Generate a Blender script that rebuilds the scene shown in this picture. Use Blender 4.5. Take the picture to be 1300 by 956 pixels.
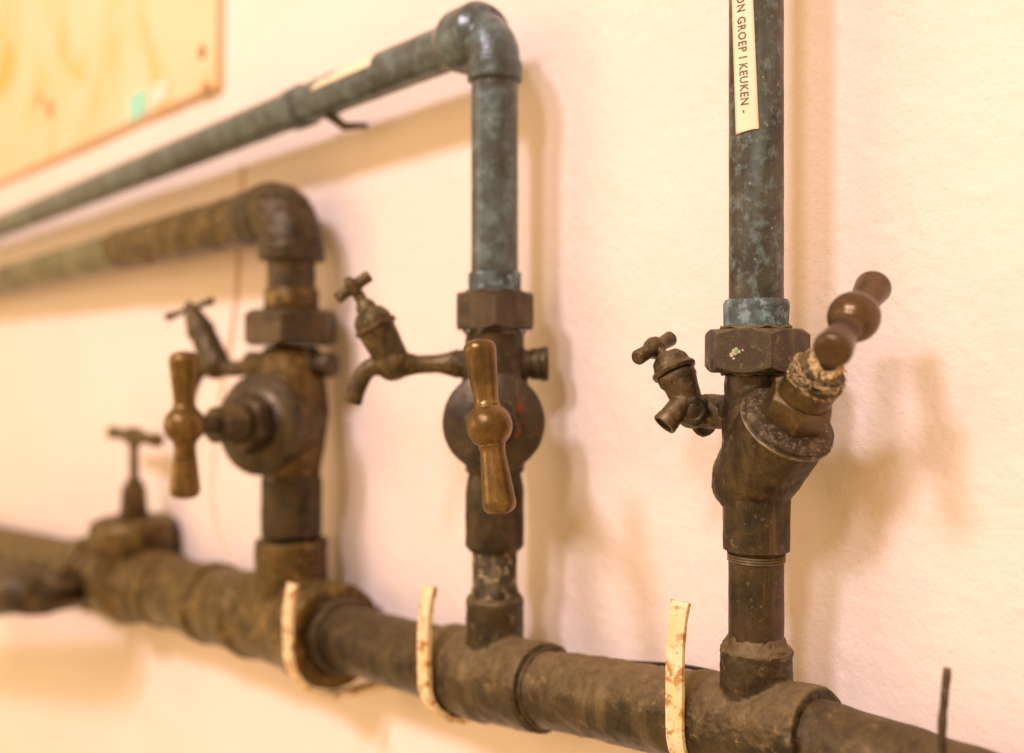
import bpy, bmesh, math, random
from mathutils import Vector, Matrix, noise
random.seed(7)
for o in list(bpy.data.objects): bpy.data.objects.remove(o)
scn = bpy.context.scene; C = scn.collection
R = math.radians
# ---------------------------------------------------------------- camera
H0 = 1.40                                   # eye height above the floor; the wall is the plane y = 0
CAM_Y = -0.323; TH = R(39.7); F = 35/36*1300
cam = bpy.data.cameras.new('camera'); co = bpy.data.objects.new('camera', cam); C.objects.link(co)
co.location = (0, CAM_Y, H0); co.rotation_euler = (R(90), 0, R(90)-TH)
cam.lens = 35; cam.sensor_width = 36; cam.shift_y = -28/1300
cam.clip_start = 0.01; cam.clip_end = 50
cam.dof.use_dof = True; cam.dof.focus_distance = 0.355; cam.dof.aperture_fstop = 4.8; cam.dof.aperture_blades = 0
scn.camera = co
# ---------------------------------------------------------------- world (dim warm bounce of the room)
w = bpy.data.worlds.new('World'); scn.world = w; w.use_nodes = True
bg = w.node_tree.nodes['Background']; bg.inputs[0].default_value = (1.0, 0.640, 0.275, 1); bg.inputs[1].default_value = 1.02
# ---------------------------------------------------------------- lamps of the room and an added soft fill
def lamp(name, loc, target, size, power, col):
    l = bpy.data.lights.new(name, 'AREA'); l.shape = 'DISK'; l.size = size; l.energy = power; l.color = col
    o = bpy.data.objects.new(name, l); C.objects.link(o); o.location = loc
    o.rotation_euler = (Vector(target)-Vector(loc)).to_track_quat('-Z', 'Y').to_euler()
lamp('lamp', (-0.25, -2.20, H0+1.80), (-0.4, 0, H0), 0.42, 35.0, (1.0, 0.895, 1.02))
lamp('lamp', (0.62, -2.15, H0+1.80), (-0.4, 0, H0), 0.42, 25.0, (1.0, 0.895, 1.02))
lamp('soft_left_fill', (-2.2, -2.6, H0+0.4), (-0.4, 0, H0), 1.6, 20.0, (1.0, 0.74, 0.52))  # added broad warm fill for soft shading from the left; no known source
scn.view_settings.view_transform = 'Standard'; scn.view_settings.look = 'None'
scn.view_settings.exposure = 0.10; scn.view_settings.gamma = 1.0
scn.render.engine = 'CYCLES'
scn.render.resolution_x = 1024; scn.render.resolution_y = 753

# ---------------------------------------------------------------- geometry tools
fw = Vector((-math.cos(TH), math.sin(TH), 0)); rt = Vector((math.sin(TH), math.cos(TH), 0))
PY = -0.033                                 # the plane all pipe axes lie in, 33 mm off the wall
def at(px, py, y=PY):
    """point of the vertical plane y that is seen at photo pixel px, py"""
    d = fw + rt*((px-650)/F) + Vector((0, 0, (450-py)/F))
    s = (y-CAM_Y)/d.y
    return Vector((d.x*s, y, H0+d.z*s))
def atp(px, py, O, L):
    """same, but on the vertical plane through O that holds the horizontal direction L"""
    d = fw + rt*((px-650)/F) + Vector((0, 0, (450-py)/F))
    n = Vector((-L[1], L[0], 0)); c0 = Vector((0, CAM_Y, H0))
    s = (Vector(O)-c0).dot(n)/d.dot(n)
    return c0+d*s
def tocam(p):
    v = Vector((0, CAM_Y, H0))-p; v.z = 0
    return v.normalized()

def link(name, me, parent=None):
    o = bpy.data.objects.new(name, me); C.objects.link(o)
    if parent is not None:
        o.parent = parent
        o.matrix_parent_inverse = Matrix.Translation(-parent.location)
    return o
def empty(name, loc, label, cat, group=None):
    o = bpy.data.objects.new(name, None); C.objects.link(o); o.location = loc; o.empty_display_size = .01
    o['label'] = label; o['category'] = cat
    if group: o['group'] = group
    return o
def finish(name, bm, mat, parent=None, angle=40, remesh=0, smooth=0, amp=0, freq=200, amp2=0, bevel=0):
    """turn a bmesh into one object; optional voxel remesh (cast bodies) and real surface unevenness"""
    bmesh.ops.recalc_face_normals(bm, faces=bm.faces)
    if bevel:
        me = bpy.data.meshes.new(name); bm.to_mesh(me); bm.free()
        t = bpy.data.objects.new(name, me); C.objects.link(t)
        m = t.modifiers.new('b', 'BEVEL'); m.width = bevel; m.segments = 3; m.limit_method = 'ANGLE'; m.angle_limit = R(28)
        me2 = bake(t); bm = bmesh.new(); bm.from_mesh(me2)
    if remesh:
        me = bpy.data.meshes.new(name); bm.to_mesh(me); bm.free()
        t = bpy.data.objects.new(name, me); C.objects.link(t)
        m = t.modifiers.new('r', 'REMESH'); m.mode = 'VOXEL'; m.voxel_size = remesh
        s = t.modifiers.new('s', 'SMOOTH'); s.iterations = smooth; s.factor = .5
        me2 = bake(t); bm = bmesh.new(); bm.from_mesh(me2)
        angle = 75
    if amp:
        bm.normal_update()
        for v in bm.verts:
            n = noise.noise(v.co*freq)*amp
            if amp2: n += noise.noise(v.co*freq*3.7+Vector((9, 2, 5)))*amp2
            v.co += v.normal*n
    me = bpy.data.meshes.new(name); bm.to_mesh(me); bm.free()
    me.materials.append(mat)
    me.polygons.foreach_set('use_smooth', [True]*len(me.polygons))
    me.set_sharp_from_angle(angle=R(angle))
    return link(name, me, parent)
def bake(t):
    dg = bpy.context.evaluated_depsgraph_get()
    me = bpy.data.meshes.new_from_object(t.evaluated_get(dg))
    bpy.data.objects.remove(t)
    return me
def frame(axis, hint=None):
    a = Vector(axis).normalized()
    h = Vector(hint) if hint is not None else (Vector((0, 0, 1)) if abs(a.z) < .9 else Vector((1, 0, 0)))
    x = (h - a*h.dot(a)).normalized(); y = a.cross(x)
    return a, x, y
def lathe(bm, o, axis, prof, n=56, step=0, close=True):
    """prof = [(h, r), ...] along axis from o; r = 0 closes to a point"""
    a, x, y = frame(axis); o = Vector(o)
    pr = [prof[0]]
    for p in prof[1:]:
        q = pr[-1]; k = 1
        if step: k = max(1, int(math.hypot(p[0]-q[0], p[1]-q[1])/step))
        for i in range(1, k+1):
            pr.append((q[0]+(p[0]-q[0])*i/k, q[1]+(p[1]-q[1])*i/k))
    rings = []
    for h, r in pr:
        if r < 1e-7: rings.append([bm.verts.new(o+a*h)])
        else: rings.append([bm.verts.new(o+a*h+(x*math.cos(2*math.pi*i/n)+y*math.sin(2*math.pi*i/n))*r) for i in range(n)])
    for A, B in zip(rings, rings[1:]):
        if len(A) == 1 and len(B) == 1: continue
        for i in range(n):
            j = (i+1) % n
            if len(A) == 1: bm.faces.new((A[0], B[i], B[j]))
            elif len(B) == 1: bm.faces.new((A[i], A[j], B[0]))
            else: bm.faces.new((A[i], A[j], B[j], B[i]))
    if close:
        for Rg in (rings[0], rings[-1]):
            if len(Rg) > 1: bm.faces.new(Rg)
    return bm
def cyl(bm, a, b, r0, r1=None, c=0, n=56, step=0):
    """capped cylinder a-b with chamfer c"""
    a = Vector(a); b = Vector(b); L = (b-a).length; r1 = r0 if r1 is None else r1
    pr = [(0, r0)] if not c else [(0, r0-c), (c*.3, r0-c*.3), (c, r0)]
    pr += [(L, r1)] if not c else [(L-c, r1), (L-c*.3, r1-c*.3), (L, r1-c)]
    return lathe(bm, a, b-a, pr, n, step)
def hexnut(bm, o, axis, L, r, ang, cham=.16, n=6):
    """hexagon prism with both ends chamfered as turned nuts are; r = corner radius"""
    a, x, y = frame(axis, (math.cos(ang), math.sin(ang), 0) if abs(Vector(axis).normalized().z) > .9 else None)
    if abs(a.z) <= .9:
        x, y = x*math.cos(ang)+y*math.sin(ang), y*math.cos(ang)-x*math.sin(ang)
    m = 12; seg = n*m; fl = r*math.cos(math.pi/n)*1.005; o = Vector(o)
    rows = []
    for h, rc in ((0, fl*.93), (0, fl*.975), (.5, None), (1, fl*.975), (1, fl*.93)):
        rows.append((h, rc))
    def rad(k):
        t = 2*math.pi*k/seg; u = (t % (2*math.pi/n))-math.pi/n
        return r*math.cos(math.pi/n)/math.cos(u)
    rings = []
    def ring(f): 
        rings.append([bm.verts.new(o+a*f(k)[0]+(x*math.cos(2*math.pi*k/seg)+y*math.sin(2*math.pi*k/seg))*f(k)[1]) for k in range(seg)])
    ring(lambda k: (0, fl*.90)); ring(lambda k: (0, fl*.97))
    ring(lambda k: ((rad(k)-fl*.97)*.75, rad(k)))
    ring(lambda k: (L-(rad(k)-fl*.97)*.75, rad(k)))
    ring(lambda k: (L, fl*.97)); ring(lambda k: (L, fl*.90))
    for A, B in zip(rings, rings[1:]):
        for i in range(seg):
            j = (i+1) % seg; bm.faces.new((A[i], A[j], B[j], B[i]))
    bm.faces.new(rings[0]); bm.faces.new(rings[-1])
    return bm
def sphere(bm, c, r, n=40, sc=None, rot=None):
    m = Matrix.Translation(c)
    if rot: m = m @ rot
    if sc: m = m @ Matrix.Diagonal((*sc, 1))
    bmesh.ops.create_uvsphere(bm, u_segments=n, v_segments=n//2, radius=r, matrix=m)
    return bm
def spline(pts, sub=8):
    pts = [Vector(p) for p in pts]; out = []
    P = [pts[0]*2-pts[1]]+pts+[pts[-1]*2-pts[-2]]
    for i in range(1, len(P)-2):
        for k in range(sub):
            t = k/sub; a, b, c, d = P[i-1:i+3]
            out.append(.5*((2*b)+(c-a)*t+(2*a-5*b+4*c-d)*t*t+(3*b-a-3*c+d)*t**3))
    out.append(pts[-1]); return out
def tube(bm, pts, rad, n=28, caps=True):
    """swept round tube; rad = number or function of 0..1"""
    pts = [Vector(p) for p in pts]; N = len(pts)
    rf = rad if callable(rad) else (lambda t: rad)
    t0 = (pts[1]-pts[0]).normalized(); _, x, y = frame(t0); rings = []
    for i, p in enumerate(pts):
        t = (pts[min(i+1, N-1)]-pts[max(i-1, 0)]).normalized()
        x = (x-t*x.dot(t)).normalized(); y = t.cross(x); r = rf(i/(N-1))
        rings.append([bm.verts.new(p+(x*math.cos(2*math.pi*k/n)+y*math.sin(2*math.pi*k/n))*r) for k in range(n)])
    for A, B in zip(rings, rings[1:]):
        for k in range(n):
            j = (k+1) % n; bm.faces.new((A[k], A[j], B[j], B[k]))
    if caps: bm.faces.new(rings[0]); bm.faces.new(rings[-1])
    return bm
def bend(a, corner, b, k=10):
    """quarter-round path a -> corner -> b"""
    a, c, b = Vector(a), Vector(corner), Vector(b); out = []
    for i in range(k+1):
        t = i/k*math.pi/2
        out.append(c+(a-c)*(1-math.sin(t))+(b-c)*(1-math.cos(t)))
    return out
def box(bm, c, sx, sy, sz, rot=None):
    m = Matrix.Translation(c)
    if rot: m = m @ rot
    m = m @ Matrix.Diagonal((sx, sy, sz, 1))
    bmesh.ops.create_cube(bm, size=1, matrix=m); return bm

# ---------------------------------------------------------------- materials
def nodes(name):
    m = bpy.data.materials.new(name); m.use_nodes = True; nt = m.node_tree
    return m, nt, nt.nodes['Principled BSDF']
def nd(nt, t, **k):
    n = nt.nodes.new(t)
    for a, b in k.items(): setattr(n, a, b)
    return n
def tc(nt):
    g = nd(nt, 'ShaderNodeNewGeometry'); return g.outputs['Position']
def nz(nt, vec, scale, detail=6, rough=.6, dist=0):
    n = nd(nt, 'ShaderNodeTexNoise'); n.inputs['Scale'].default_value = scale; n.inputs['Detail'].default_value = detail
    n.inputs['Roughness'].default_value = rough; n.inputs['Distortion'].default_value = dist
    nt.links.new(vec, n.inputs['Vector']); return n.outputs['Fac']
def ramp(nt, fac, stops, interp='LINEAR'):
    r = nd(nt, 'ShaderNodeValToRGB'); r.color_ramp.interpolation = interp; e = r.color_ramp.elements
    while len(e) < len(stops): e.new(.5)
    for el, (p, c) in zip(e, stops):
        el.position = p; el.color = (*c, 1) if len(c) == 3 else c
    nt.links.new(fac, r.inputs[0]); return r.outputs[0]
def mix(nt, fac, a, b, mode='MIX'):
    m = nd(nt, 'ShaderNodeMix', data_type='RGBA', blend_type=mode)
    for s, v in ((m.inputs[0], fac), (m.inputs[6], a), (m.inputs[7], b)):
        if isinstance(v, (int, float)): s.default_value = v
        elif isinstance(v, tuple): s.default_value = (*v, 1)
        else: nt.links.new(v, s)
    return m.outputs[2]
def bump(nt, b, h, strength, dist):
    n = nd(nt, 'ShaderNodeBump'); n.inputs['Strength'].default_value = strength; n.inputs['Distance'].default_value = dist
    nt.links.new(h, n.inputs['Height']); nt.links.new(n.outputs[0], b.inputs['Normal'])
def stretch(nt, vec, s):
    m = nd(nt, 'ShaderNodeMapping'); m.inputs['Scale'].default_value = s; nt.links.new(vec, m.inputs[0]); return m.outputs[0]
g3 = lambda v: (v, v, v)

def metal(name, dark, mid, patch, patch_amt=.56, rough=(.28, .52), metallic=.62, bumpd=.0004, scale=90, dust=None, red=None, spots=None, soft=.10):
    """old tarnished metal: broad tone changes, patches of verdigris or dirt, fine pitting"""
    m, nt, b = nodes(name); v = tc(nt)
    n1 = nz(nt, v, scale, 8, .62, .4); n2 = nz(nt, v, scale*2.7, 6, .7); n3 = nz(nt, v, scale*14, 4, .7)
    col = ramp(nt, n1, [(.32, dark), (.66, mid)])
    pm = ramp(nt, n2, [(patch_amt, g3(0)), (patch_amt+soft, g3(1))])
    col = mix(nt, pm, col, patch)
    col = mix(nt, .45, col, ramp(nt, n3, [(.3, g3(.22)), (.7, g3(.85))]), 'OVERLAY')
    sn = nz(nt, stretch(nt, v, (1, 1, .14)), scale*1.3, 4, .6)
    col = mix(nt, ramp(nt, sn, [(.56, g3(0)), (.70, g3(.55))]), col, patch)
    col = mix(nt, ramp(nt, sn, [(.30, g3(.6)), (.42, g3(0))]), col, tuple(x*.6 for x in dark))
    ge = nd(nt, 'ShaderNodeNewGeometry')
    wn = nd(nt, 'ShaderNodeMath', operation='MULTIPLY_ADD'); nt.links.new(n3, wn.inputs[0]); wn.inputs[1].default_value = .10; nt.links.new(ge.outputs['Pointiness'], wn.inputs[2])
    col = mix(nt, ramp(nt, wn.outputs[0], [(.60, g3(0)), (.68, g3(.45))]), col, tuple(min(1, x*2.1+.02) for x in mid))
    if spots:
        n5 = nz(nt, v, scale*5, 3, .6)
        col = mix(nt, ramp(nt, n5, [(.66, g3(0)), (.71, g3(1))]), col, spots)
    dm = None
    if dust:
        dc, lo, amt = dust
        g = nd(nt, 'ShaderNodeNewGeometry'); s = nd(nt, 'ShaderNodeSeparateXYZ'); nt.links.new(g.outputs['Normal'], s.inputs[0])
        ad = nd(nt, 'ShaderNodeMath', operation='MULTIPLY_ADD'); nt.links.new(n2, ad.inputs[0]); ad.inputs[1].default_value = 1.6; nt.links.new(s.outputs[2], ad.inputs[2])
        dm = ramp(nt, ad.outputs[0], [(lo, g3(0)), (min(1, lo+.5), g3(amt))])
        # ramp input is clamped to 1, so rescale
        dv = nd(nt, 'ShaderNodeMath', operation='MULTIPLY'); nt.links.new(ad.outputs[0], dv.inputs[0]); dv.inputs[1].default_value = .5
        nt.links.new(dv.outputs[0], dm.node.inputs[0])
        col = mix(nt, dm, col, dc)
    if red:
        n4 = nz(nt, v, 60, 3, .5)
        rm = ramp(nt, n4, [(.655, g3(0)), (.70, g3(.8))]); col = mix(nt, rm, col, red)
    nt.links.new(col, b.inputs['Base Color'])
    rr = ramp(nt, n1, [(.3, g3(rough[1])), (.7, g3(rough[0]))])
    if dm: rr = mix(nt, dm, rr, (.9, .9, .9))
    nt.links.new(rr, b.inputs['Roughness'])
    mt = nd(nt, 'ShaderNodeMath', operation='MULTIPLY_ADD'); nt.links.new(pm, mt.inputs[0]); mt.inputs[1].default_value = -metallic*.8; mt.inputs[2].default_value = metallic
    nt.links.new(mt.outputs[0], b.inputs['Metallic'])
    hh = nd(nt, 'ShaderNodeMath', operation='MULTIPLY_ADD'); nt.links.new(n3, hh.inputs[0]); hh.inputs[1].default_value = .35; nt.links.new(n2, hh.inputs[2])
    bump(nt, b, hh.outputs[0], .7, bumpd)
    return m
OCH = (.30, .19, .075)
M = {}
M['bronze'] = metal('dark_bronze', (.018, .013, .008), (.082, .054, .028), (.150, .102, .042), .62, dust=((.22, .155, .075), .56, .6), spots=(.13, .095, .05), scale=80)
M['bronze_far'] = metal('ochre_bronze', (.030, .018, .007), (.135, .080, .023), (.24, .145, .036), .55, scale=60, dust=((.24, .165, .06), .60, .5))
M['bronze_dusty'] = metal('dusty_bronze', (.026, .018, .010), (.088, .060, .030), (.19, .135, .062), .60, scale=80, bumpd=.0007, dust=((.29, .205, .10), .44, .8))
M['flange_dirt'] = metal('dirty_flange_bronze', (.026, .018, .012), (.085, .058, .034), (.22, .16, .085), .56, scale=200, bumpd=.0006, dust=((.24, .175, .10), .66, .7), spots=(.26, .20, .12))
M['nut'] = metal('nut_bronze', (.028, .020, .013), (.070, .050, .032), (.17, .125, .055), .58, scale=110, bumpd=.0003, rough=(.32, .52), metallic=.5, dust=((.26, .19, .10), .66, .6), spots=(.18, .135, .07))
M['nut_red'] = metal('red_marked_bronze', (.030, .020, .013), (.078, .054, .033), (.15, .105, .045), .60, scale=90, bumpd=.0003, rough=(.32, .50), metallic=.5, red=(.26, .035, .012))
M['handle'] = metal('worn_brass_handle', (.085, .048, .015), (.215, .125, .040), (.050, .031, .013), .60, scale=90, bumpd=.00016, rough=(.24, .38), metallic=.75)
M['handle_smooth'] = metal('smooth_bronze_handle', (.075, .042, .019), (.120, .069, .032), (.048, .030, .015), .62, scale=75, bumpd=.00006, rough=(.25, .36), metallic=.65)
M['gland'] = metal('brown_gland_brass', (.030, .019, .007), (.110, .066, .018), (.045, .032, .015), .54, scale=110, bumpd=.0003, rough=(.24, .42), metallic=.6, dust=((.30, .22, .11), .60, .85), spots=(.24, .18, .09))
M['tap'] = metal('tap_bronze', (.034, .023, .010), (.110, .073, .032), (.20, .135, .052), .57, scale=150, bumpd=.0004, dust=((.27, .19, .09), .60, .5), spots=(.035, .025, .014))
M['blue'] = metal('blue_verdigris_pipe', (.034, .032, .027), (.085, .112, .120), (.130, .195, .220), .49, scale=42, bumpd=.0002, rough=(.22, .38), metallic=.12, soft=.24)
M['blue_dark'] = metal('dark_verdigris_pipe', (.013, .011, .008), (.060, .056, .042), (.115, .165, .170), .51, scale=70, bumpd=.0003, rough=(.30, .5), metallic=.15, spots=(.16, .19, .17), soft=.17)
M['teal'] = metal('teal_oxide_collar', (.016, .015, .013), (.085, .115, .120), (.17, .25, .28), .50, scale=85, bumpd=.0003, rough=(.5, .7), metallic=.1, spots=(.02, .018, .015))
M['green'] = metal('olive_pipe', (.060, .050, .022), (.14, .125, .062), (.18, .17, .09), .52, scale=30, bumpd=.0005, metallic=.2)
M['grime'] = metal('whitish_grime_pipe', (.020, .015, .010), (.075, .052, .030), (.42, .34, .20), .53, scale=60, bumpd=.0006, metallic=.3, rough=(.5, .8))
M['iron'] = metal('black_iron', (.02, .015, .012), (.05, .04, .03), (.09, .05, .03), .62)

# wall plaster
m, nt, b = nodes('plaster'); v = tc(nt)
n1 = nz(nt, v, 9, 4, .5); n2 = nz(nt, v, 160, 6, .62); n3 = nz(nt, v, 45, 4, .5)
col = ramp(nt, n1, [(.3, (.82, .675, .615)), (.7, (.86, .715, .655))])
sp = nz(nt, v, 260, 2, .5); col = mix(nt, ramp(nt, sp, [(.70, g3(0)), (.75, g3(.35))]), col, (.70, .46, .26))
st = nz(nt, v, 34, 3, .6); col = mix(nt, ramp(nt, st, [(.72, g3(0)), (.80, g3(.30))]), col, (.66, .42, .24))
nt.links.new(col, b.inputs['Base Color']); b.inputs['Roughness'].default_value = .85
h = nd(nt, 'ShaderNodeMath', operation='MULTIPLY_ADD'); nt.links.new(n3, h.inputs[0]); h.inputs[1].default_value = 1.6; nt.links.new(n2, h.inputs[2])
bump(nt, b, h.outputs[0], .70, .0013); M['plaster'] = m
# painted panel
m, nt, b = nodes('yellowed_panel'); v = tc(nt)
sv = stretch(nt, v, (11, 11, 8)); n1 = nz(nt, sv, 1, 3, .5, .6)
col = ramp(nt, n1, [(.44, (.82, .60, .40)), (.56, (.80, .55, .31)), (.68, (.80, .43, .10))])
nt.links.new(col, b.inputs['Base Color']); b.inputs['Roughness'].default_value = .55; M['panel'] = m
def plain(name, c, rough=.6, metallic=0, var=.12, scale=80):
    m, nt, b = nodes(name); v = tc(nt); n = nz(nt, v, scale, 5, .6)
    nt.links.new(ramp(nt, n, [(.3, tuple(x*(1-var) for x in c)), (.7, tuple(min(1, x*(1+var)) for x in c))]), b.inputs['Base Color'])
    b.inputs['Roughness'].default_value = rough; b.inputs['Metallic'].default_value = metallic
    bump(nt, b, n, .3, .0003); return m
M['panel_edge'] = plain('panel_edge', (.62, .44, .27))
M['tape'] = plain('label_tape', (.80, .66, .50), .35, var=.03)
M['ink'] = plain('label_ink', (.12, .07, .035), .5)
M['teal_tape'] = plain('teal_sticker', (.30, .70, .55), .5)
M['pink_tape'] = plain('pink_sticker', (.86, .68, .58), .5)
M['screw'] = plain('screw_metal', (.38, .22, .09), .5, .4)
M['cable'] = plain('black_cable', (.012, .011, .010), .45)
M['painted_cable'] = plain('painted_cable', (.72, .53, .40), .7)
M['hemp'] = plain('hemp_packing', (.52, .37, .20), .95, var=.5, scale=600)
M['hair'] = plain('dust_fibre', (.35, .26, .17), .9)
M['rim'] = plain('bright_rim', (.24, .17, .10), .4, .5)
M['green_paint'] = plain('green_paint_fleck', (.10, .36, .07), .6)
M['white_paint'] = plain('white_paint_fleck', (.45, .40, .32), .7)
# white hook enamel, chipped to rust
m, nt, b = nodes('chipped_white_enamel'); v = tc(nt)
n1 = nz(nt, v, 170, 5, .65, .5); n2 = nz(nt, v, 60, 3, .5)
col = ramp(nt, n2, [(.3, (.70, .47, .22)), (.62, (.82, .66, .44))])
col = mix(nt, ramp(nt, n1, [(.51, g3(0)), (.59, g3(1))]), col, (.40, .20, .05))
col = mix(nt, ramp(nt, n1, [(.68, g3(0)), (.72, g3(1))]), col, (.08, .045, .02))
nt.links.new(col, b.inputs['Base Color']); b.inputs['Roughness'].default_value = .5; bump(nt, b, n1, .6, .0004); M['enamel'] = m

# ---------------------------------------------------------------- the wall
bm = bmesh.new()
nx, nzz = 120, 60
x0, x1, z0, z1 = -4.0, 1.0, 0.2, 2.6
vs = [[bm.verts.new((x0+(x1-x0)*(1-(1-i/nx)**2) if False else x0+(x1-x0)*i/nx, 0, z0+(z1-z0)*j/nzz)) for j in range(nzz+1)] for i in range(nx+1)]
for i in range(nx):
    for j in range(nzz): bm.faces.new((vs[i][j], vs[i+1][j], vs[i+1][j+1], vs[i][j+1]))
for row in vs:
    for v_ in row: v_.co.y += .0012*noise.noise(v_.co*6)
e = [bm.verts.new((x, .12, z)) for x, z in ((x0, z0), (x1, z0), (x1, z1), (x0, z1))]; bm.faces.new(e)
wall = finish('wall', bm, M['plaster']); wall['kind'] = 'structure'

# ---------------------------------------------------------------- header (manifold) along the bottom
def seg_pts(px_pairs): return [at(*p) for p in px_pairs]
Hm = {k: at(*v_) for k, v_ in dict(a=(60, 727), b=(120, 737), c=(240, 757), d=(400, 801), t1=(369, 793), e=(628, 861), f=(960, 924)).items()}
Hdir1 = (Hm['e']-Hm['c']).normalized(); Hdir2 = (Hm['f']-Hm['e']).normalized()
def on1(x):   # point of the left header axis at world x
    return Hm['c']+(Hm['e']-Hm['c'])*((x-Hm['c'].x)/(Hm['e'].x-Hm['c'].x))
def on2(x): return Hm['e']+Hdir2*((x-Hm['e'].x)/Hdir2.x)
X1, X2, X3 = at(370, 540).x, at(628, 535).x, at(960, 610).x
hdr = empty('header_pipe', on1(X1), 'stout brown metal header pipe running along the wall under all three risers', 'pipe')
def ring_at(bm, p, d, r, wd, c=.0008): cyl(bm, p-d*wd/2, p+d*wd/2, r, c=c, step=.002)
xg = at(170, 745).x
# left fat section from gate valve to first tee
bm = bmesh.new(); a = on1(xg+.03); b_ = on1(X1-.050)
cyl(bm, a, b_, .0262, step=.004); finish('pipe_section', bm, M['bronze_far'], hdr, amp=.0009, freq=90, amp2=.0003)
for px, rr in ((212, .0285), (272, .0285)):
    bm = bmesh.new(); p = on1(at(px, 760).x); ring_at(bm, p, Hdir1, rr, .020, .003); finish('union_ring', bm, M['bronze_far'], hdr, amp=.0006, freq=120)
# first tee
tz = lambda py, rk: H0+(450-py)*rk
k1, k2, k3 = .619/F, .4637/F, .350/F
P1 = on1(X1)
bm = bmesh.new()
cyl(bm, on1(X1-.055), on1(X1+.052), .0262, step=.003)
lathe(bm, on1(X1+.018), Hdir1, [(0, .026), (.010, .0290), (.030, .0302), (.038, .0300), (.040, .0290)], step=.003)
cyl(bm, on1(X1-.055), on1(X1-.042), .0285, c=.002, step=.003)
cyl(bm, P1, (X1, PY, tz(684, k1)), .0225, step=.003)
finish('tee', bm, M['bronze_far'], hdr, remesh=.0011, smooth=6, amp=.0007, freq=110, amp2=.0003)
bm = bmesh.new(); cyl(bm, on1(X1+.052), on1(X1+.066), .0218, c=.003, step=.002); finish('collar', bm, M['bronze'], hdr, amp=.0004, freq=150)
# middle section and second tee
bm = bmesh.new(); cyl(bm, on1(X1+.03), on1(X2-.025), .0180, step=.003); finish('pipe_section', bm, M['bronze'], hdr, amp=.0005, freq=80, amp2=.0002)
P2 = on1(X2); P2b = on2(X2)
bm = bmesh.new()
cyl(bm, on1(X2-.037), P2, .0208, c=.001, step=.003); cyl(bm, P2, on2(X2+.036), .0196, c=.001, step=.003); sphere(bm, P2, .0200)
cyl(bm, P2, (X2, PY, tz(757, k2)), .0133, c=.0008, step=.002)
finish('tee', bm, M['bronze_dusty'], hdr, remesh=.0008, smooth=5, amp=.0005, freq=160, amp2=.0002)
# right section, third tee, onward pipe
bm = bmesh.new(); cyl(bm, on2(X2+.03), on2(X3-.018), .0162, step=.003); finish('pipe_section', bm, M['bronze_dusty'], hdr, amp=.0009, freq=120, amp2=.0005)
P3 = on2(X3)
bm = bmesh.new()
cyl(bm, on2(X3-.026), on2(X3+.026), .0172, c=.001, step=.003); cyl(bm, P3, (X3, PY, tz(822, k3)), .0125, c=.0006, step=.002)
finish('tee', bm, M['bronze_dusty'], hdr, remesh=.0006, smooth=4, amp=.0005, freq=200, amp2=.0002)
bm = bmesh.new(); cyl(bm, on2(X3+.02), Vector((X3+.5, PY, P3.z)), .0140, step=.003); finish('pipe_section', bm, M['bronze'], hdr, amp=.0005, freq=100)
# solder / dirt rings where pipes enter
for p, d, r in ((on2(X2+.0365), Hdir2, .0172), (on1(X2-.0375), Hdir1, .0188)):
    bm = bmesh.new(); cyl(bm, p-d*.002, p+d*.002, r, c=.0008); finish('joint_ring', bm, M['bronze'], hdr, amp=.0006, freq=400)

# ---------------------------------------------------------------- far left gate valve
pg = on1(xg)
gv = empty('gate_valve', pg, 'big brown gate valve with a thin T handle at the left end of the header', 'valve')
kg = .836/F; zg = lambda py: H0+(450-py)*kg
bm = bmesh.new()
cyl(bm, on1(xg-.085), on1(xg+.055), .0262, step=.004)
cyl(bm, on1(xg-.100), on1(xg-.078), .0350, c=.003)
cyl(bm, on1(xg+.030), on1(xg+.052), .0290, c=.003)
sphere(bm, on1(xg-.012), .0365, sc=(1.3, .95, 1))
cyl(bm, pg, (pg.x, PY, zg(696)), .031, step=.004)
finish('body', bm, M['bronze_far'], gv, remesh=.0016, smooth=6, amp=.0009, freq=90)
bm = bmesh.new(); cyl(bm, (pg.x, PY, zg(702)), (pg.x, PY, zg(657)), .0362, .0350, c=.0070, step=.004); finish('bonnet', bm, M['bronze_far'], gv, amp=.0006, freq=90)
bm = bmesh.new(); cyl(bm, (pg.x, PY, zg(660)), (pg.x, PY, zg(616)), .0118, .0095, c=.001); cyl(bm, (pg.x, PY, zg(618)), (pg.x, PY, zg(608)), .0068, c=.001); finish('packing_nut', bm, M['bronze_far'], gv)
bm = bmesh.new(); cyl(bm, (pg.x, PY, zg(612)), (pg.x, PY, zg(560)), .0040); finish('stem', bm, M['bronze_far'], gv)
bm = bmesh.new()
hc = Vector((pg.x, PY, zg(554))); hd = Vector((1, 0, 0))
lathe(bm, hc-hd*.056, hd, [(0, 0), (.0008, .0052), (.003, .0060), (.03, .0042), (.044, .0070), (.056, .0082), (.068, .0070), (.082, .0042), (.109, .0058), (.1112, .0052), (.112, 0)], 24)
lathe(bm, hc-Vector((0, 0, .014)), (0, 0, 1), [(0, .003), (.006, .0036), (.013, .0058), (.016, .005), (.017, 0)], 24)
finish('handle', bm, M['bronze_far'], gv)
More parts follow.
